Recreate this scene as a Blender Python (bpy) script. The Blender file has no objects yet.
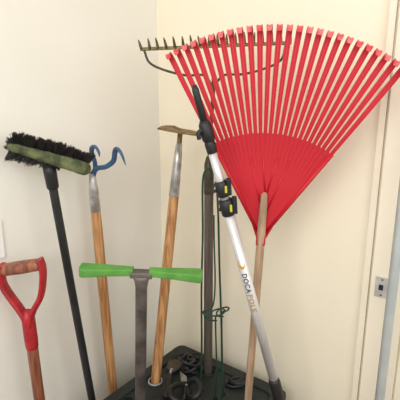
import bpy, bmesh, math, random
from mathutils import Vector, Matrix
random.seed(4)
V=Vector
sc=bpy.context.scene
col=sc.collection
sc.view_settings.view_transform='Standard'
sc.view_settings.look='None'

def C(r,g,b):
    f=lambda c:(c/255/12.92) if c/255<=.04045 else ((c/255+.055)/1.055)**2.4
    return (f(r),f(g),f(b),1)

def mat(name,c1,c2=None,rough=.5,metal=0,scale=8,stretch=(1,1,1),bump=0,coat=0,bscale=None):
    m=bpy.data.materials.new(name); m.use_nodes=True
    nt=m.node_tree; b=nt.nodes['Principled BSDF']
    b.inputs['Roughness'].default_value=rough; b.inputs['Metallic'].default_value=metal
    b.inputs['Coat Weight'].default_value=coat
    tc=nt.nodes.new('ShaderNodeTexCoord'); mp=nt.nodes.new('ShaderNodeMapping')
    mp.inputs['Scale'].default_value=stretch
    nz=nt.nodes.new('ShaderNodeTexNoise'); nz.inputs['Scale'].default_value=scale; nz.inputs['Detail'].default_value=6
    nt.links.new(tc.outputs['Object'],mp.inputs[0]); nt.links.new(mp.outputs[0],nz.inputs['Vector'])
    r=nt.nodes.new('ShaderNodeValToRGB'); r.color_ramp.elements[0].position=.38; r.color_ramp.elements[1].position=.62
    r.color_ramp.elements[0].color=c1; r.color_ramp.elements[1].color=c2 or c1
    nt.links.new(nz.outputs['Fac'],r.inputs[0]); nt.links.new(r.outputs[0],b.inputs['Base Color'])
    if bump:
        bp=nt.nodes.new('ShaderNodeBump'); bp.inputs['Strength'].default_value=bump; bp.inputs['Distance'].default_value=.002
        n2=nt.nodes.new('ShaderNodeTexNoise'); n2.inputs['Scale'].default_value=bscale or scale*4
        nt.links.new(mp.outputs[0],n2.inputs['Vector'])
        nt.links.new(n2.outputs['Fac'],bp.inputs['Height']); nt.links.new(bp.outputs[0],b.inputs['Normal'])
    return m

M_wallL=mat('wall_paint_cool',C(228,226,218),C(231,229,221),rough=.7,scale=2,bump=.2,bscale=60)
M_wallR=mat('wall_paint_warm',C(239,231,209),C(242,234,213),rough=.7,scale=2,bump=.2,bscale=60)
M_trim=mat('trim_paint',C(232,224,204),C(237,229,210),rough=.45,scale=4)
M_ceil=mat('ceiling_paint',C(240,238,232),rough=.8)
M_floor=mat('floor_boards',C(150,128,106),C(128,108,88),rough=.6,scale=5,stretch=(1,12,1))
M_wood=mat('worn_ash',C(198,150,98),C(152,102,60),rough=.55,scale=12,stretch=(9,9,.35),bump=.15)
M_woodpale=mat('pale_wood',C(184,154,126),C(148,122,98),rough=.7,scale=12,stretch=(9,9,.4),bump=.15)
M_woodgrey=mat('weathered_wood',C(104,93,84),C(74,66,60),rough=.75,scale=12,stretch=(9,9,.4),bump=.2)
M_woodred=mat('brown_wood',C(154,94,68),C(108,62,46),rough=.45,scale=12,stretch=(9,9,.5))
M_red=mat('red_plastic',C(191,17,37),C(184,15,33),rough=.55,scale=4)
M_redtip=mat('pale_red_plastic',C(204,62,72),C(216,120,120),rough=.6,scale=30)  # paler pinkish red for the bent tine tips
M_redmetal=mat('red_enamel',C(178,33,43),C(144,24,34),rough=.45,scale=26)
M_black=mat('black_plastic',C(18,18,20),C(24,24,27),rough=.5)
M_blackpaint=mat('black_enamel',C(20,22,25),C(34,36,38),rough=.4)
M_bristle=mat('black_bristles',C(16,14,14),C(34,30,26),rough=.7,scale=60)
M_olive=mat('dusty_green_block',C(104,110,72),C(54,62,40),rough=.85,scale=34,bump=.8)
M_blue=mat('blue_enamel',C(66,102,142),C(46,76,112),rough=.5,scale=30)
M_ferrule=mat('galvanised_steel',C(200,200,198),C(156,154,150),rough=.42,metal=.7,scale=30)
M_plate=mat('satin_steel',C(200,200,198),C(180,180,178),rough=.45,metal=.3,scale=30)
M_hoe=mat('rusty_steel',C(150,128,88),C(104,82,54),rough=.65,metal=.3,scale=40)
M_bow=mat('olive_bronze_steel',C(132,122,84),C(92,80,54),rough=.6,metal=.3,scale=60)
M_tang=mat('dark_steel',C(62,60,54),C(84,76,58),rough=.5,metal=.4,scale=40)
M_green=mat('green_grip',C(92,154,66),C(78,138,56),rough=.7,scale=20)
M_grey=mat('brown_grey_steel',C(110,104,100),C(78,72,70),rough=.5,metal=.4,scale=20)
M_alu=mat('brushed_aluminium',C(220,220,221),C(200,201,204),rough=.35,metal=.45,scale=20,stretch=(1,1,.1))
M_wire=mat('green_coated_wire',C(20,62,46),C(15,50,38),rough=.45)
M_rack=mat('dark_green_plastic',C(24,34,32),C(18,26,25),rough=.55,scale=20,bump=.3,bscale=200)
M_yellow=mat('yellow_print',C(190,180,60),rough=.5)
M_orange=mat('gold_print',C(204,156,56),rough=.5)
M_gold2=mat('dull_gold_print',C(180,134,62),rough=.5)
M_textdark=mat('dark_print',C(34,32,34),rough=.5)
M_white=mat('white_plastic',C(238,238,236),rough=.4)
M_lav=mat('pale_grommet',C(160,160,172),rough=.5)

def link(o): col.objects.link(o); return o
def thing(name,base,label,cat,group=None):
    e=bpy.data.objects.new(name,None); e.empty_display_size=.05; e.location=base; link(e)
    e['label']=label; e['category']=cat
    if group: e['group']=group
    return e
def mesh_obj(name,verts,faces,m,parent=None,smooth=True,label=None):
    off=parent.location if parent else V((0,0,0))
    p=parent
    while p is not None and p.parent is not None:
        p=p.parent; off=off+p.location
    me=bpy.data.meshes.new(name)
    me.from_pydata([tuple(V(v)-off) for v in verts],[],faces)
    me.materials.append(m)
    bm=bmesh.new(); bm.from_mesh(me); bmesh.ops.recalc_face_normals(bm,faces=bm.faces); bm.to_mesh(me); bm.free()
    if smooth:
        for f in me.polygons: f.use_smooth=len(f.vertices)<=4
    o=bpy.data.objects.new(name,me); link(o)
    if parent: o.parent=parent
    if label: o['label']=label
    return o

def smoothpts(pts,n=6):
    pts=[V(p) for p in pts]
    if len(pts)<3: return pts
    P=[pts[0]*2-pts[1]]+pts+[pts[-1]*2-pts[-2]]
    out=[]
    for i in range(1,len(P)-2):
        a,b,c,d=P[i-1],P[i],P[i+1],P[i+2]
        for k in range(n):
            t=k/n
            out.append(.5*((2*b)+(c-a)*t+(2*a-5*b+4*c-d)*t*t+(3*b-a-3*c+d)*t**3))
    out.append(pts[-1]); return out

def tubegeo(pts,radii,segs=20,flat=1.0,hint=None,off=0):
    pts=[V(p) for p in pts]; n=len(pts)
    if not hasattr(radii,'__len__'): radii=[radii]*n
    T=[]
    for i in range(n):
        a=pts[max(0,i-1)]; b=pts[min(n-1,i+1)]
        d=(b-a)
        if d.length<1e-9: d=T[-1] if T else V((0,0,1))
        T.append(d.normalized())
    x=V(hint) if hint else V((1,0,0))
    if abs(x.dot(T[0]))>.95: x=V((0,0,1)) if abs(T[0].z)<.9 else V((0,1,0))
    vs=[];fs=[]
    for i in range(n):
        x=(x-T[i]*x.dot(T[i])).normalized(); y=T[i].cross(x)
        for k in range(segs):
            a=2*math.pi*k/segs
            vs.append(pts[i]+x*math.cos(a)*radii[i]+y*math.sin(a)*radii[i]*flat)
    for i in range(n-1):
        for k in range(segs):
            k2=(k+1)%segs
            fs.append((off+i*segs+k,off+i*segs+k2,off+(i+1)*segs+k2,off+(i+1)*segs+k))
    fs.append(tuple(off+k for k in range(segs)))
    fs.append(tuple(off+(n-1)*segs+k for k in range(segs)))
    return vs,fs
def tube(name,pts,radii,m,parent,segs=20,flat=1.0,hint=None,label=None):
    vs,fs=tubegeo(pts,radii,segs,flat,hint)
    return mesh_obj(name,vs,fs,m,parent,label=label)
def multitube(name,specs,m,parent,label=None):
    vs=[];fs=[]
    for s in specs:
        a,b=tubegeo(*s[:2],**(s[2] if len(s)>2 else {}),off=len(vs)); vs+=a; fs+=b
    return mesh_obj(name,vs,fs,m,parent,label=label)

class Frame:
    def __init__(s,o,top,xh=(1,0,0)):
        s.o=V(o); s.z=(V(top)-s.o).normalized(); s.len=(V(top)-s.o).length
        xh=V(xh); s.x=(xh-s.z*xh.dot(s.z)).normalized(); s.y=s.z.cross(s.x)
    def __call__(s,x,y,z): return s.o+s.x*x+s.y*y+s.z*z
    def atz(s,wz): return s.o+s.z*((wz-s.o.z)/s.z.z)

def rbox(name,F,c,size,m,parent,bev=.003,rot=0,rotx=0,label=None,smooth=False,segs=3):
    bm=bmesh.new(); bmesh.ops.create_cube(bm,size=1)
    bmesh.ops.scale(bm,vec=size,verts=bm.verts)
    if bev: bmesh.ops.bevel(bm,geom=bm.edges[:]+bm.verts[:],offset=bev,segments=segs,affect='EDGES',profile=.5)
    R=Matrix.Rotation(rot,3,'Y')@Matrix.Rotation(rotx,3,'X')
    vs=[]
    for v in bm.verts:
        p=R@v.co+V(c); vs.append(F(p.x,p.y,p.z))
    bm.verts.index_update()
    fs=[tuple(v.index for v in f.verts) for f in bm.faces]; bm.free()
    return mesh_obj(name,vs,fs,m,parent,smooth=smooth,label=label)

# ---------------------------------------------------------------- room shell
K=V((-.17,1.70,0)); DL=V((-.6,-.8,0)); DR=V((.8,-.6,0)); H=2.5
def wallbox(name,a,b,out,z0,z1,th,m,kind=True):
    a=V(a);b=V(b);o=V(out)*th
    q=[a,b,b+o,a+o]
    vs=[V((p.x,p.y,z0)) for p in q]+[V((p.x,p.y,z1)) for p in q]
    fs=[(0,1,2,3),(4,5,6,7),(0,1,5,4),(1,2,6,5),(2,3,7,6),(3,0,4,7)]
    o=mesh_obj(name,vs,fs,m,None,smooth=False)
    if kind: o['kind']='structure'
    return o
NL=V((-.8,.6,0)); NR=V((.6,.8,0))   # outward normals
wallbox('wall_left',K,K+DL*3.2,NL,0,H,.1,M_wallL)
wallbox('wall_right',K-DR*.1,K+DR*3.2,NR,0,H,.1,M_wallR)
q=[K-DL*.12-DR*.12,K+DL*3.2-DR*.12,K+DL*3.2+DR*3.2,K+DR*3.2-DL*.12]
def slab(name,z0,z1,m):
    vs=[V((p.x,p.y,z0)) for p in q]+[V((p.x,p.y,z1)) for p in q]
    o=mesh_obj(name,vs,[(0,1,2,3),(4,5,6,7),(0,1,5,4),(1,2,6,5),(2,3,7,6),(3,0,4,7)],m,None,smooth=False)
    o['kind']='structure'
slab('floor',-.05,0,M_floor)
slab('ceiling',H,H+.05,M_ceil)
wallbox('baseboard_left',K+DR*.0,K+DL*3.2,-NL,0,.09,.012,M_trim)
wallbox('baseboard_right',K+DR*.013,K+DR*.86,-NR,0,.09,.012,M_trim)
wallbox('trim_1',K+DR*.864,K+DR*.882,-NR,0,2.1,.014,M_trim)
wallbox('trim_2',K+DR*.890,K+DR*.985,-NR,0,2.1,.020,M_trim)
wallbox('door_1',K+DR*.99,K+DR*1.8,-NR,0,2.08,.008,M_trim)

# strike plate
P=K+DR*.922-NR*.0205
sp=thing('strike_plate',P+V((0,0,.965)),'small brushed metal strike plate screwed to door casing','strike plate')
PF=Frame(P+V((0,0,.965)),P+V((0,0,1.9)),DR)
rbox('plate',PF,(0,-.0012,0),(.038,.0024,.066),M_plate,sp,bev=.001)
rbox('latch_hole',PF,(-.002,-.0026,0),(.013,.001,.018),M_textdark,sp,bev=.0002)
for dz in(-.025,.025):
    tube('screw',[PF(0,-.0022,dz),PF(0,-.0042,dz)],[.0034,.002],M_grey,sp,segs=12)

# light switch on left wall
P=K+DL*.745-NL*.001
sw=thing('light_switch',P+V((0,0,1.12)),'white plastic light switch plate on cream wall','light switch')
SF=Frame(P+V((0,0,1.12)),P+V((0,0,2)),-DL)
rbox('switch_plate',SF,(0.004,-.003,0),(.080,.006,.118),M_white,sw,bev=.002)
rbox('toggle',SF,(0,-.011,.004),(.01,.012,.024),M_white,sw,bev=.002,rotx=.4)

# ---------------------------------------------------------------- spade with D handle
F=Frame((-.506,1.105,.30),(-.506,1.06,1.060),(1,-.1,.24))
Fg=lambda x,y,z: F(0,0,z)+F.y*y+V((1,-.1,.20)).normalized()*x
s=thing('garden_spade',(-.506,1.105,0),'spade with red D-handle and brown wooden grip, against wall','spade')
L=F.len
tube('shaft',[F(0,0,0),F(0,0,L-.26),F(0,0,L-.17)],[.017,.0165,.0145],M_woodred,s)
tube('grip',[Fg(-.064+.128*i/12,0,L) for i in range(13)],[.014,.0170,.018,.018,.0185,.019,.019,.019,.0185,.018,.018,.0170,.014],M_woodred,s,hint=(0,0,1))
tube('grip_rivet',[Fg(.061,-.0,L),Fg(.070,0,L)],[.007,.0055],M_ferrule,s,hint=(0,0,1))
specs=[]
for sg in(-1,1):
    pp=smoothpts([Fg(sg*.058,0,L+.016),Fg(sg*.064,0,L-.01),Fg(sg*.062,0,L-.045),F(sg*.047,0,L-.09),F(sg*.023,0,L-.132),F(sg*.010,0,L-.16),F(sg*.006,0,L-.185)],6)
    specs.append((pp,[.019]*len(pp),dict(segs=16,flat=.46,hint=(0,1,0))))
specs.append(([F(0,0,L-.140),F(0,0,L-.165),F(0,0,L-.235),F(0,0,L-.262),F(0,0,L-.266)],[.012,.019,.0195,.0182,.017]))
multitube('handle_yoke',specs,M_redmetal,s)
bv=[];bf=[]
for j,(z,w,y) in enumerate([(.34,.02,-.02),(.30,.075,-.012),(.2,.09,0),(.1,.088,.006),(.03,.06,.008),(.004,.012,.01)]):
    for i in range(7):
        t=i/6*2-1; bv.append(V((-.507+t*w,1.11+y-.02*(1-t*t),z)))
for j in range(5):
    for i in range(6): bf.append((j*7+i,j*7+i+1,j*7+i+8,j*7+i+7))
o=mesh_obj('blade',bv,bf,M_tang,s); md=o.modifiers.new('t','SOLIDIFY'); md.thickness=.003

# ---------------------------------------------------------------- scrub broom
F=Frame((-.346,1.25,0),(-.424,1.12,1.323),(1,0,0))
s=thing('scrub_broom',(-.346,1.25,0),'upturned black-handled scrub broom with dusty green block and black bristles','broom')
L=F.len
tube('handle',[F(0,0,0),F(0,0,.01),F(0,0,L-.03),F(0,0,L+.01)],[.009,.0125,.0125,.012],M_blackpaint,s)
tube('collar',[F(0,0,L-.05),F(0,0,L-.045),F(0,0,L),F(0,-.0,L+.024)],[.0145,.017,.018,.018],M_black,s)
HC=V((.010,-.01,L+.041))
HF=Frame(F(*HC),F(*HC)+V((.30,-.05,1)),V((1,.0,-.34)))
nx=24; ny=14; vs=[];fs=[]
for i in range(nx+1):
    t=i/nx*2-1; e=math.sqrt(max(0,1-abs(t)**12))
    for k in range(ny):
        a=2*math.pi*k/ny
        ca,sa=math.cos(a),math.sin(a)
        py=.032*math.copysign(abs(ca)**.4,ca)*(.6+.4*e); pz=.0158*math.copysign(abs(sa)**.4,sa)*(.55+.45*e)*(1+.30*t)
        vs.append(HF(t*.112+random.gauss(0,.0007),py,pz-.25*py+random.gauss(0,.0009)))
for i in range(nx):
    for k in range(ny): fs.append((i*ny+k,i*ny+(k+1)%ny,(i+1)*ny+(k+1)%ny,(i+1)*ny+k))
fs.append(tuple(range(ny))); fs.append(tuple(nx*ny+k for k in range(ny)))
mesh_obj('brush_block',vs,fs,M_olive,s)
vs=[];fs=[]
def bristle(base,d,l,r):
    x=d.orthogonal().normalized(); y=d.cross(x); n=len(vs)
    for k in range(3):
        a=2*math.pi*k/3; vs.append(base+x*r*math.cos(a)+y*r*math.sin(a))
    for k in range(3):
        a=2*math.pi*k/3; vs.append(base+d*l+x*r*.6*math.cos(a)+y*r*.6*math.sin(a))
    for k in range(3): fs.append((n+k,n+(k+1)%3,n+3+(k+1)%3,n+3+k))
    fs.append((n+3,n+4,n+5))
for ix in range(20):
    for iy in range(5):
        cx=-.104+.200*ix/19; cy=-.000+.030*iy/4
        cl=random.gauss(0,.20); cl2=random.gauss(0,.13); ll=random.uniform(.86,1.1)
        for k in range(17):
            b=HF(cx+random.gauss(0,.0018),cy+random.gauss(0,.0018),.008)
            d=(HF.z*.85+HF.y*(.35+iy*.1+cl2)+HF.x*(cx*1.0-.02+cl+random.gauss(0,.09))+HF.y*random.gauss(0,.09)).normalized()
            bristle(b,d,random.uniform(.030,.040)*(1.05-abs(cx)*1.4)*ll,.0013)
for ix in range(18):
    cl=random.gauss(0,.22); ll=random.uniform(.82,1.12)
    for k in range(30):
        cx=-.110+.130*ix/17
        b=HF(cx+random.gauss(0,.0025),.010+random.gauss(0,.010),-.008)
        d=(-HF.z*.9+HF.y*.12+HF.x*(-.30+cl+random.gauss(0,.10))+HF.y*random.gauss(0,.15)).normalized()
        bristle(b,d,random.uniform(.030,.042)*(1.0-.35*ix/17)*ll,.0013)
for g_ in range(12):
    gx=random.gauss(.2,.2); gz=-.5+g_/12*1.3; gy=random.gauss(.008,.010)
    for k in range(20):
        b=HF(-.104+random.gauss(0,.003),gy+random.gauss(0,.002),gz*.012+random.gauss(0,.002))
        d=(-HF.x+HF.y*(gx+random.gauss(0,.1))+HF.z*(gz+random.gauss(0,.1))).normalized()
        bristle(b,d,random.uniform(.016,.024),.0013)
mesh_obj('bristles',vs,fs,M_bristle,s,smooth=False)

# ---------------------------------------------------------------- blue hook weeder
F=Frame((-.330,1.370,0),(-.3547,1.3,1.285))
s=thing('hand_cultivator',(-.330,1.37,0),'long wooden-handled cultivator with blue curved steel prongs','garden tool')
L=F.len
n=12
tube('handle',[F(0,0,(L-.11)*i/n) for i in range(n+1)],[.017]*2+[.0175]*(n-2)+[.016],M_wood,s)
tube('ferrule',[F(0,0,L-.125),F(0,0,L-.123),F(0,0,L-.05),F(0,0,L-.02),F(0,0,L+.005)],[.0165,.0175,.0155,.0125,.009],M_ferrule,s)
p1=smoothpts([F(.004,0,L-.005),F(.012,0,L+.022),F(.016,-.015,L+.050),F(.014,-.03,L+.074),F(.020,-.045,L+.094),F(.034,-.055,L+.100),F(.044,-.06,L+.084),F(.046,-.065,L+.070)])
p2=smoothpts([F(0,0,L+.002),F(.020,-.005,L+.022),F(.050,-.012,L+.028),F(.078,-.02,L+.048),F(.088,-.035,L+.078),F(.100,-.05,L+.092),F(.114,-.06,L+.076),F(.126,-.068,L+.042)])
def rad(n,a=.0088): return [a]*(n-8)+[a*.95,a*.9,a*.82,a*.74,a*.64,a*.5,a*.36,a*.15]
multitube('prongs',[(p1,rad(len(p1),.0078),dict(segs=14,flat=.6)),(p2,rad(len(p2),.0085),dict(segs=14,flat=.6))],M_blue,s)

# ---------------------------------------------------------------- hoe
hoeF=F=Frame((-.209,1.253,.1),(-.069,1.4,1.408))
s=thing('garden_hoe',(-.209,1.253,.1),'wooden-handled garden hoe with rusty steel blade standing in green rack','hoe')
L=F.len
tube('handle',[F(0,0,(L-.20)*i/n) for i in range(n+1)],[.0165]*3+[.0178]*(n-3)+[.017],M_wood,s)
tube('ferrule',[F(0,0,L-.215),F(0,0,L-.213),F(0,0,L-.08),F(0,0,L-.03)],[.017,.0182,.0145,.011],M_ferrule,s)
pp=smoothpts([F(0,0,L-.04),F(0,0,L-.01),F(.0,-.012,L+.008),F(.0,-.035,L+.012)])
tube('neck',pp,[.009]*len(pp),M_hoe,s,segs=12)
bv=[];bf=[]
for j,(y,z,w) in enumerate([(-.026,.022,.020),(-.032,.020,.048),(-.042,.016,.062),(-.07,.009,.068),(-.095,.003,.070)]):
    for i in range(9):
        t=i/8*2-1; bv.append(F(t*w,y,L+z+.002*t*t-.004*t))
for j in range(4):
    for i in range(8): bf.append((j*9+i,j*9+i+1,j*9+i+10,j*9+i+9))
o=mesh_obj('blade',bv,bf,M_hoe,s); md=o.modifiers.new('t','SOLIDIFY'); md.thickness=.003

# ---------------------------------------------------------------- T-handled weeder with green grips
tF=F=Frame((-.214,1.13,.1),(-.160,1.02,1.060),(1,0,.0))
s=thing('step_edger',(-.214,1.13,.1),'brown-grey steel T-handled lawn tool with bright green grips','garden tool')
L=F.len
multitube('shaft',[([F(0,0,0),F(0,0,L-.045),F(0,0,L-.022),F(0,0,L-.006)],[.0165,.0165,.020,.027],dict(flat=.7))],M_grey,s)
rbox('bracket',F,(0,0,L-.003),(.062,.030,.018),M_grey,s,bev=.005)
for sg in(-1,1):
    st=[(0,.0090,.010),(.012,.0108,.012),(.2,.0112,.014),(.5,.0122,.017),(.8,.0140,.020),(.95,.0150,.021),(.99,.0138,.019),(1,.010,.014)]
    vs=[];fs=[];n8=20
    for t,hz,hy in st:
        cx=sg*(.022+t*.144); zc=L+.004-(hz-.0108)
        for k in range(n8):
            a_=2*math.pi*(k+.5)/n8; ca,sa=math.cos(a_),math.sin(a_)
            vs.append(F(cx,hy*math.copysign(abs(ca)**.3,ca),zc+hz*math.copysign(abs(sa)**.3,sa)*.92))
    for j in range(len(st)-1):
        for k in range(n8): fs.append((j*n8+k,j*n8+(k+1)%n8,(j+1)*n8+(k+1)%n8,(j+1)*n8+k))
    fs.append(tuple(range(n8))); fs.append(tuple((len(st)-1)*n8+k for k in range(n8)))
    mesh_obj('grip',vs,fs,M_green,s)

# ---------------------------------------------------------------- bow rake
bF=F=Frame((.031,1.35,.1),(.0306,1.35,1.31),(1,0,0))
s=thing('bow_rake',(.031,1.35,.1),'bow rake with weathered grey shaft and olive steel toothed head','rake')
L=F.len
tube('handle',[F(0,0,0),F(0,0,L-.06),F(0,0,L)],[.0165,.016,.015],M_woodgrey,s)
tube('ferrule',[F(0,0,L-.1),F(0,0,L-.098),F(0,0,L+.005),F(0,0,L+.03)],[.0168,.0175,.016,.009],M_tang,s)
a=V((-.185,1.345,1.678)); b=V((.270,1.275,1.692)); mid=(a+b)/2
dx=(b-a).normalized()
J=V((.044,1.335,1.600))
tang=smoothpts([F(0,0,L),F(.004,0,L+.1),J-V((.002,0,.06)),J])
bowL=smoothpts([J-V((.001,0,.04)),J+V((-.03,0,.0)),J+V((-.09,.004,.001)),J+V((-.16,.008,.018)),J+V((-.205,.009,.040)),a+V((.008,0,-.002))],8)
bowR=smoothpts([J-V((.001,0,.04)),J+V((.03,0,.0)),J+V((.09,-.012,.003)),J+V((.155,-.02,.018)),J+V((.203,-.05,.042)),b+V((-.012,0,-.002))],8)
multitube('bow',[(tang,.0065,dict(segs=12)),(bowL,.0038,dict(segs=10)),(bowR,.0038,dict(segs=10))],M_tang,s)
BF=Frame(mid,mid+V((0,0.12,1)),dx)
rbox('rake_bar',BF,(0,0,0),((b-a).length+.01,.008,.010),M_bow,s,bev=.002)
W=(b-a).length
td=V((-.12,-.50,.85)).normalized()
NTO=18
for i in range(NTO):
    p=a+dx*(W*i/(NTO-1))
    t2=(td+V((random.gauss(0,.05),0,0))).normalized(); q_=random.uniform(.92,1.05)
    pts=[p,p+t2*.014*q_,p+t2*.026*q_+V((0,-.003,0)),p+t2*.036*q_+V((0,-.008,-.001))]
    tube('tooth',pts,[.0052,.0046,.0034,.0016],M_bow,s,segs=8,flat=.8)

# ---------------------------------------------------------------- red leaf rake
rF=F=Frame((.148,1.188,.1),(.176,1.1,1.133),(.98,-.2,0))
s=thing('leaf_rake',(.148,1.188,.1),'large red plastic fan leaf rake with pale wooden handle','rake')
A=F.len
HA=math.radians(30.8); R=.566; AC=math.radians(1.7); PR=.302
tube('handle',[F(0,-.011,0)]+[F(0,-.014,A*i/8) for i in range(1,9)]+[F(0,-.015,A+.10),F(0,-.014,A+.135),F(0,-.012,A+.142)],[.012]*9+[.0108,.0085,.004],M_woodpale,s)
head=bpy.data.objects.new('rake_head',None); head.empty_display_size=.03; link(head); head.parent=s
head.location=F(0,0,A)-s.location
NA=50; rs=[.004,.05,.1,.15,.2,.25,PR-.006,PR]
vs=[];fs=[]
for side in(0,1):
    for r in rs:
        for i in range(NA+1):
            t=i/NA*2-1; a_=HA*1.02*t+AC
            y=(-.003 if side==0 else .003)
            vs.append(F(r*math.sin(a_)+(.013*t if r<.02 else .005*t),y,A+r*math.cos(a_)))
m1=(NA+1)*len(rs)
for side in(0,1):
    for j in range(len(rs)-1):
        for i in range(NA):
            k=side*m1+j*(NA+1)+i; fs.append((k,k+1,k+NA+2,k+NA+1))
for j in range(len(rs)-1):
    for i in(0,NA):
        k=j*(NA+1)+i; fs.append((k,k+NA+1,k+NA+1+m1,k+m1))
for j in(0,len(rs)-1):
    for i in range(NA):
        k=j*(NA+1)+i; fs.append((k,k+1,k+1+m1,k+m1))
mesh_obj('panel',vs,fs,M_red,head,smooth=False)
specs=[]
for (a0,a1,r0,r1,rad_) in [(-HA,-HA,.02,PR,.005),(HA,HA,.02,PR,.005),(-.05,-.22,.07,.24,.0027),(.05,.22,.07,.24,.0027),(-.02,-.08,.14,.24,.0027),(.02,.08,.14,.24,.0027)]:
    a0+=AC;a1+=AC
    specs.append(([F(r0*math.sin(a0),-.0025,A+r0*math.cos(a0)),F(r1*math.sin(a1),-.0025,A+r1*math.cos(a1))],[rad_,rad_],dict(segs=8)))
multitube('rib',specs,M_red,head)
NT=26
tube('socket',[F(0,-.012,A-.016),F(0,-.012,A-.014),F(0,-.011,A+.015),F(0,-.008,A+.04),F(0,-.006,A+.045)],[.0125,.0138,.0138,.0115,.0095],M_red,head)
for i in range(NT):
    a_=-HA+2*HA*i/(NT-1)+AC
    dr=V((math.sin(a_),0,math.cos(a_))); pr=V((math.cos(a_),0,-math.sin(a_)))
    w1=.0152
    st=[(.12,.0045,.0024),(.20,.0022,.0042),(.25,.0010,.0060),(PR,.0000,.0096),(.36,-.001,.0110),(.42,-.0015,.0124),(.48,-.001,.0138),(R-.02,0,w1),(R-.004,-.002,w1),(R,-.008,w1),(R-.003,-.020,w1),(R-.014,-.030,.0115)]
    vs=[];fs=[]
    for j,(r,y,w) in enumerate(st):
        c=dr*r+V((0,y-.001,0))
        if j>=9: on=dr*.0024; bk=-dr*.0014; g=dr*.0006
        else: on=V((0,-.0042,0)); bk=V((0,.0018,0)); g=V((0,-.0022,0))
        for q_ in (-pr*w/2+bk*.5,-pr*w*.47+on*.9,-pr*w*.30+on,-pr*w*.16+g,pr*w*.16+g,pr*w*.30+on,pr*w*.47+on*.9,pr*w/2+bk*.5):
            p=c+q_; vs.append(F(p.x,p.y,A+p.z))
    n8=8
    for j in range(len(st)-1):
        for k in range(n8):
            fs.append((j*n8+k,j*n8+(k+1)%n8,(j+1)*n8+(k+1)%n8,(j+1)*n8+k))
    fs.append(tuple(range(n8))); e=(len(st)-1)*n8; fs.append(tuple(e+k for k in range(n8)))
    o=mesh_obj('tine',vs,fs,M_red,head,smooth=False)
    o.data.materials.append(M_redtip)
    for pf in o.data.polygons:
        if min(pf.vertices)>=8*n8: pf.material_index=1

# ---------------------------------------------------------------- telescoping pole
F=Frame((.418,1.096,.0),(-.014,.98,1.552),(1,0,0))
s=thing('telescoping_pole',(.418,1.096,0),'silver telescoping extension pole with black locking clamps and black grip','extension pole')
L=F.len
T=lambda d:L-d
tube('tip_section',[F(0,0,T(.15)),F(0,0,T(.02)),F(0,0,T(.012)),F(0,0,T(0))],[.0098,.0085,.0085,.0055],M_black,s)
tube('knob',[F(0,0,T(.140)),F(0,0,T(.135)),F(0,0,T(.115)),F(0,0,T(.095)),F(0,0,T(.085))],[.011,.0155,.0172,.0155,.010],M_black,s)
tube('knob_lever',smoothpts([F(-.010,-.01,T(.105)),F(-.020,-.014,T(.11)),F(-.022,-.014,T(.125))]),.0055,M_black,s,segs=10)
tube('lock_collar',[F(0,0,T(.168)),F(0,0,T(.165)),F(0,0,T(.145)),F(0,0,T(.135))],[.012,.013,.014,.012],M_black,s)
tube('inner_tube',[F(0,0,T(.325)),F(0,0,T(.155))],[.0108,.0108],M_alu,s)
def clamp(d0,d1,r,sgn):
    tube('clamp',[F(0,0,T(d1)),F(0,0,T(d1-.003)),F(0,0,T(d0+.003)),F(0,0,T(d0))],[r*.9,r,r,r*.85],M_black,s)
    m_=(d0+d1)/2
    rbox('clamp_lever',F,(sgn*r*1.1,-.006,T(m_-.002)),(.012,.017,(d1-d0)*1.02),M_black,s,bev=.002,rot=sgn*.2)
    tube('clamp_screw',[F(-sgn*r*.8,-.004,T(m_)),F(-sgn*(r+.006),-.006,T(m_))],[.005,.0045],M_black,s,segs=12)
    rbox('clamp_mark',F,(.009*sgn,-r-.0004,T(m_)),(.006,.0060,(d1-d0)*.42),M_yellow,s,bev=.0008,rot=sgn*.2)
clamp(.242,.284,.0162,1)
clamp(.292,.336,.0184,1)
tube('outer_tube',[F(0,0,T(.90)),F(0,0,T(.326))],[.0138,.0138],M_alu,s)
tube('grip',[F(0,0,0),F(0,0,.01),F(0,0,T(.93)),F(0,0,T(.885)),F(0,0,T(.872))],[.014,.0175,.0170,.0172,.0142],M_black,s)
RR=.0141
def wrap(name,body,d,length,height,m):
    cu=bpy.data.curves.new(name,'FONT'); cu.body=body; cu.size=1; cu.align_x='LEFT'; cu.offset=.022; cu.space_character=1.15
    to=bpy.data.objects.new(name,cu); link(to); bpy.context.view_layer.update()
    me=bpy.data.meshes.new_from_object(to.evaluated_get(bpy.context.evaluated_depsgraph_get()))
    bpy.data.objects.remove(to)
    bm=bmesh.new(); bm.from_mesh(me)
    bmesh.ops.triangulate(bm,faces=bm.faces)
    bmesh.ops.subdivide_edges(bm,edges=[e_ for e_ in bm.edges if e_.calc_length()>.15],cuts=2)
    bmesh.ops.triangulate(bm,faces=bm.faces)
    xs=[v.co.x for v in bm.verts]; ys=[v.co.y for v in bm.verts]
    x0,x1,y0,y1=min(xs),max(xs),min(ys),max(ys)
    vs=[]; bm.verts.index_update()
    for v in bm.verts:
        tx=(v.co.x-x0)/(x1-x0)*length; ty=((v.co.y-y0)/(y1-y0)-.5)*height
        an=ty/RR-.22
        vs.append(F(RR*math.sin(an),-RR*math.cos(an),T(d+tx)))
    fs=[tuple(v.index for v in f.verts) for f in bm.faces]; bm.free()
    mesh_obj(name,vs,fs,m,s,smooth=False)
wrap('print','DOCA',.506,.060,.0150,M_textdark)
wrap('print','POLE',.572,.056,.0150,M_gold2)
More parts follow.
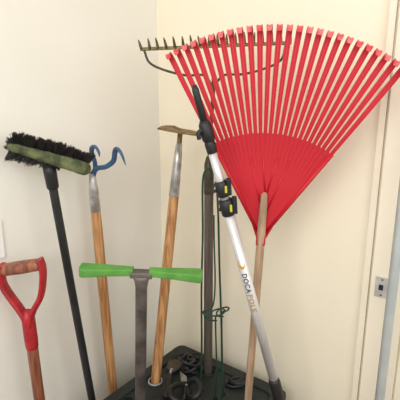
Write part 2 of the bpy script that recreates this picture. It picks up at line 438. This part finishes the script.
# rounded crescent emblem, opening towards the upper right
vs=[];fs=[]
NE=22
for i in range(NE+1):
    u_=i/NE; a_=math.pi*(.25+1.35*u_)
    for r in(.0125,.0125-.0075*math.sin(math.pi*u_)-.0004):
        up=r*1.35*math.cos(a_-.2); side=r*.80*math.sin(a_-.2)
        an=-side/RR*1.0-.25
        vs.append(F(RR*math.sin(an),-RR*math.cos(an),T(.476-up)))
for i in range(NE): fs.append((2*i,2*i+1,2*i+3,2*i+2))
mesh_obj('emblem',vs,fs,M_orange,s,smooth=False)

# ---------------------------------------------------------------- wire plant stakes
def stake(pts,label,base,r=.0034):
    s=thing('wire_plant_stake',base,label,'plant stake','green wire plant stakes')
    tube('wire',smoothpts(pts,8),r,M_wire,s,segs=8)
stake([(.004,1.25,.1),(.004,1.25,.5),(.006,1.25,.7),(.005,1.25,.9),(.009,1.25,1.1),(.008,1.25,1.25),(.014,1.25,1.30),(.030,1.25,1.31),(.038,1.25,1.285)],'dark green coated wire stake with hooked top',(.004,1.25,.1))
stake([(.084,1.23,.1),(.082,1.23,.5),(.076,1.23,.66),(.072,1.23,.8),(.064,1.24,1.0),(.059,1.24,1.15),(.054,1.24,1.24),(.048,1.24,1.265),(.040,1.24,1.25)],'dark green coated wire stake, slightly bent, beside rake shaft',(.084,1.23,.1))
def loopstake(x,y,cz,rx,rz,tail,lab):
    lp=[(x,y,.1),(x,y,.5),(x+.003,y,.62),(x-.002,y,cz-rz-.03)]
    for i in range(15):
        a_=-math.pi/2+2*math.pi*i/14
        lp.append((x+rx*math.cos(a_),y-.002*i,cz+rz*math.sin(a_)+.25*rx*math.cos(a_)))
    lp+=[(x+tx,y-.03,cz+tz) for tx,tz in tail]
    stake(lp,lab,(x,y,.1),.0027)
loopstake(.054,1.21,.840,.028,.016,[(-.024,-.012),(-.040,.004),(-.032,.022),(-.012,.04),(-.006,.12),(-.010,.25),(-.012,.34)],'dark green coated wire stake ending in curled loops')
loopstake(.072,1.17,.872,.020,.011,[(-.024,-.008),(-.052,-.008),(-.062,.004),(-.054,.014)],'dark green coated wire stake with small curled loop')

# ---------------------------------------------------------------- rack
RC=V((-.083,1.535,0)); S=.50
RZ=.515
r=thing('tool_rack',(-.03,1.2,0),'dark green plastic corner tool rack holding long-handled garden tools','tool rack')
def ring(inset,z,cut=.035):
    c=RC+DL*inset+DR*inset; n=S-2*inset
    P=[c,c+DR*n,c+DR*n+DL*n,c+DL*n]; out=[]
    for i in range(4):
        p=P[i]; a0=(P[i-1]-p).normalized(); b0=(P[(i+1)%4]-p).normalized()
        for t in range(5):
            t/=4; out.append((p+a0*cut)*(1-t)**2+p*2*t*(1-t)+(p+b0*cut)*t*t)
    return [V((v.x,v.y,z)) for v in out]
def loft(name,rings,m,close=False,caps=(True,True)):
    vs=[];fs=[];n=len(rings[0])
    for q_ in rings: vs+=q_
    for j in range(len(rings)-1):
        for k in range(n): fs.append((j*n+k,j*n+(k+1)%n,(j+1)*n+(k+1)%n,(j+1)*n+k))
    if close:
        j=len(rings)-1
        for k in range(n): fs.append((j*n+k,j*n+(k+1)%n,(k+1)%n,k))
    else:
        if caps[0]: fs.append(tuple(range(n)))
        if caps[1]: fs.append(tuple((len(rings)-1)*n+k for k in range(n)))
    return mesh_obj(name,vs,fs,m,r,smooth=False)
loft('rack_side',[ring(.012,0),ring(.012,RZ-.05),ring(0,RZ-.045),ring(0,RZ-.003),ring(.003,RZ),ring(.040,RZ),ring(.044,RZ-.004),ring(.044,RZ-.02),ring(.024,RZ-.025),ring(.024,0)],M_rack,close=True)
loft('rack_floor',[ring(.026,.085),ring(.026,.098)],M_rack)
top=loft('rack_top',[ring(.0445,RZ-.024),ring(.0445,RZ-.008)],M_rack)
zt=RZ-.015
holes=[(hoeF,.024),(tF,.024),(bF,.024),(rF,.022)]
cv=[];cf=[]
cent=[(f.atz(zt),rad_) for f,rad_ in holes]
cent+=[(V((x,y,zt)),.008) for x,y in((.004,1.25),(.082,1.23),(.054,1.21),(.070,1.17))]
for x,y in((-.25,1.20),(-.10,1.13),(.0,1.08)):
    cent.append((V((x,y,zt)),.018))
for c,rad_ in cent:
    a_,b_=tubegeo([V((c.x,c.y,.45)),V((c.x,c.y,.55))],rad_,segs=24,off=len(cv)); cv+=a_; cf+=b_
cut=mesh_obj('cutter',cv,cf,M_rack,None)
md=top.modifiers.new('b','BOOLEAN'); md.object=cut; md.operation='DIFFERENCE'; md.solver='EXACT'
bpy.context.view_layer.update()
nm=bpy.data.meshes.new_from_object(top.evaluated_get(bpy.context.evaluated_depsgraph_get()))
top.modifiers.clear(); top.data=nm
bpy.data.objects.remove(cut)
for p in top.data.polygons: p.use_smooth=False
def grommet(c,rad_,m,lab):
    pts=[V((c.x+rad_*math.cos(2*math.pi*i/24),c.y+rad_*math.sin(2*math.pi*i/24),RZ-.005)) for i in range(25)]
    tube('grommet',pts,.003,m,r,segs=8,label=lab)
for (c,rad_),m in zip(cent[:4],(M_lav,M_rack,M_rack,M_lav)):
    grommet(c,rad_+.001,m,'pale plastic grommet' if m is M_lav else 'dark green rim')

# ---------------------------------------------------------------- shears, trowel and cables on the rack
def shears(name,label,cx,cy,ang,z0,m,lift=.03,sc_=.8):
    s=thing(name,(cx,cy,z0),label,'pruning shears')
    R2=Matrix.Rotation(ang,3,'Z')
    def g(x,y,z): 
        p=R2@V((x*sc_,y*sc_,0)); return V((cx+p.x,cy+p.y,z0+z*sc_))
    h1=smoothpts([g(-.004,.035,.02),g(-.035,.015,.02+lift*.5),g(-.062,-.02,.02+lift),g(-.062,-.055,.02+lift),g(-.040,-.07,.02+lift*.6),g(-.018,-.045,.018),g(-.003,.028,.016)],6)
    h2=smoothpts([g(.006,.035,.02),g(.028,.015,.02+lift),g(.04,-.02,.025+lift),g(.034,-.055,.02+lift),g(.014,-.06,.02+lift*.6),g(.004,-.03,.018),g(.003,.028,.016)],6)
    multitube('handle',[(h1,.0095,dict(segs=10)),(h2,.0095,dict(segs=10))],m,s)
    o=[(-.010,.03),(.008,.03),(.006,.08),(-.014,.115),(-.016,.07)]
    vs=[g(x,y,.012) for x,y in o]+[g(x,y,.017) for x,y in o]
    mesh_obj('blade',vs,[(0,1,2,3,4),(5,6,7,8,9),(0,1,6,5),(1,2,7,6),(2,3,8,7),(3,4,9,8),(4,0,5,9)],M_ferrule,s,smooth=False,label='silver steel blade')
    tube('pivot',[g(0,.032,.002),g(0,.032,.026)],[.010,.009],M_ferrule,s)
Zs=RZ-.008
shears('pruning_shears','pruning shears with black looped handles lying on green rack',-.045,1.225,.15,Zs,M_black,.03,1.0)
s=thing('hand_trowel',(-.115,1.235,Zs),'small hand trowel with thick black grip lying on green rack','trowel')
tube('handle',[(-.118,1.19,Zs+.016),(-.118,1.195,Zs+.018),(-.116,1.24,Zs+.024),(-.113,1.285,Zs+.026),(-.112,1.30,Zs+.026)],[.009,.0135,.0150,.0135,.009],M_black,s)
tube('neck',smoothpts([(-.112,1.298,Zs+.026),(-.108,1.325,Zs+.030),(-.104,1.345,Zs+.016)]),.005,M_ferrule,s,segs=10)
bv=[];bf=[]
for j,(y,w) in enumerate([(1.340,.012),(1.355,.026),(1.385,.030),(1.415,.024),(1.435,.004)]):
    for i in range(7):
        t=i/6*2-1; bv.append((-.104+.05*(y-1.34)*2+t*w,y,Zs+.006+.010*t*t))
for j in range(4):
    for i in range(6): bf.append((j*7+i,j*7+i+1,j*7+i+8,j*7+i+7))
o=mesh_obj('blade',bv,bf,M_tang,s); md=o.modifiers.new('t','SOLIDIFY'); md.thickness=.002
def cable(label,cx,cy,rx,ry,turns,amp,r_,seed):
    rnd=random.Random(seed)
    s=thing('cable_coil',(cx,cy,Zs),label,'cable')
    cp=[]; N=turns*9
    ph=[rnd.uniform(0,6.28) for _ in range(4)]
    for i in range(N):
        a_=i*2*math.pi/9; k1=.70+.30*math.sin(i*.37+ph[0])
        cp.append((cx+rx*k1*math.cos(a_)+.2*rx*math.sin(i*.9+ph[1]),cy+ry*k1*math.sin(a_)+.15*ry*math.sin(i*.53+ph[3]),Zs+r_+amp*(.5+.5*math.sin(i*.61+ph[2]))))
    tube('cord',smoothpts(cp,3),r_,M_black,s,segs=8)
cable('tangled coil of black cable lying on green rack beside rake shaft',-.034,1.365,.036,.030,8,.050,.0062,3)
cable('loose coil of black rubber cable on green rack by wooden handle',.136,1.285,.034,.024,5,.012,.0055,7)

# ---------------------------------------------------------------- metal pole at the door
s=thing('metal_pole',(.497,.955,0),'pale grey metal pole standing upright by the door casing','pole')
tube('pole_tube',[(.497,.955,0),(.497,.955,.02),(.497,.955,1.6),(.497,.955,1.61)],[.012,.0125,.0125,.010],mat('pale_grey_metal',C(182,188,188),C(166,173,174),rough=.4,metal=.3),s)
tube('end_cap',[(.497,.955,1.605),(.497,.955,1.608),(.497,.955,1.64),(.497,.955,1.645)],[.0128,.0138,.0138,.011],M_black,s)

# ---------------------------------------------------------------- light
def area(name,loc,tgt,size,e,colr):
    l=bpy.data.lights.new(name,'AREA'); l.shape='SQUARE'; l.size=size; l.energy=e; l.color=colr
    o=bpy.data.objects.new(name,l); o.location=loc
    o.rotation_euler=(V(tgt)-V(loc)).to_track_quat('-Z','Y').to_euler(); link(o)
area('window_light',(-.6,-.8,2.1),(-.1,1.4,1.1),1.2,30,(1,.985,.96))
area('fill_light',(1.1,-.7,2.0),(-.3,1.3,1.0),1.5,21,(1,.985,.95))  # fill lamp added to brighten the corner from the right, no fixture there
w=bpy.data.worlds.new('w'); sc.world=w; w.use_nodes=True
w.node_tree.nodes['Background'].inputs[0].default_value=(1,.985,.965,1)
w.node_tree.nodes['Background'].inputs[1].default_value=.63

cam=bpy.data.cameras.new('cam'); cam.sensor_width=36; cam.lens=36; cam.clip_start=.01
co=bpy.data.objects.new('camera',cam); co.location=(0,0,1.5); co.rotation_euler=(math.radians(77),0,0); link(co)
sc.camera=co
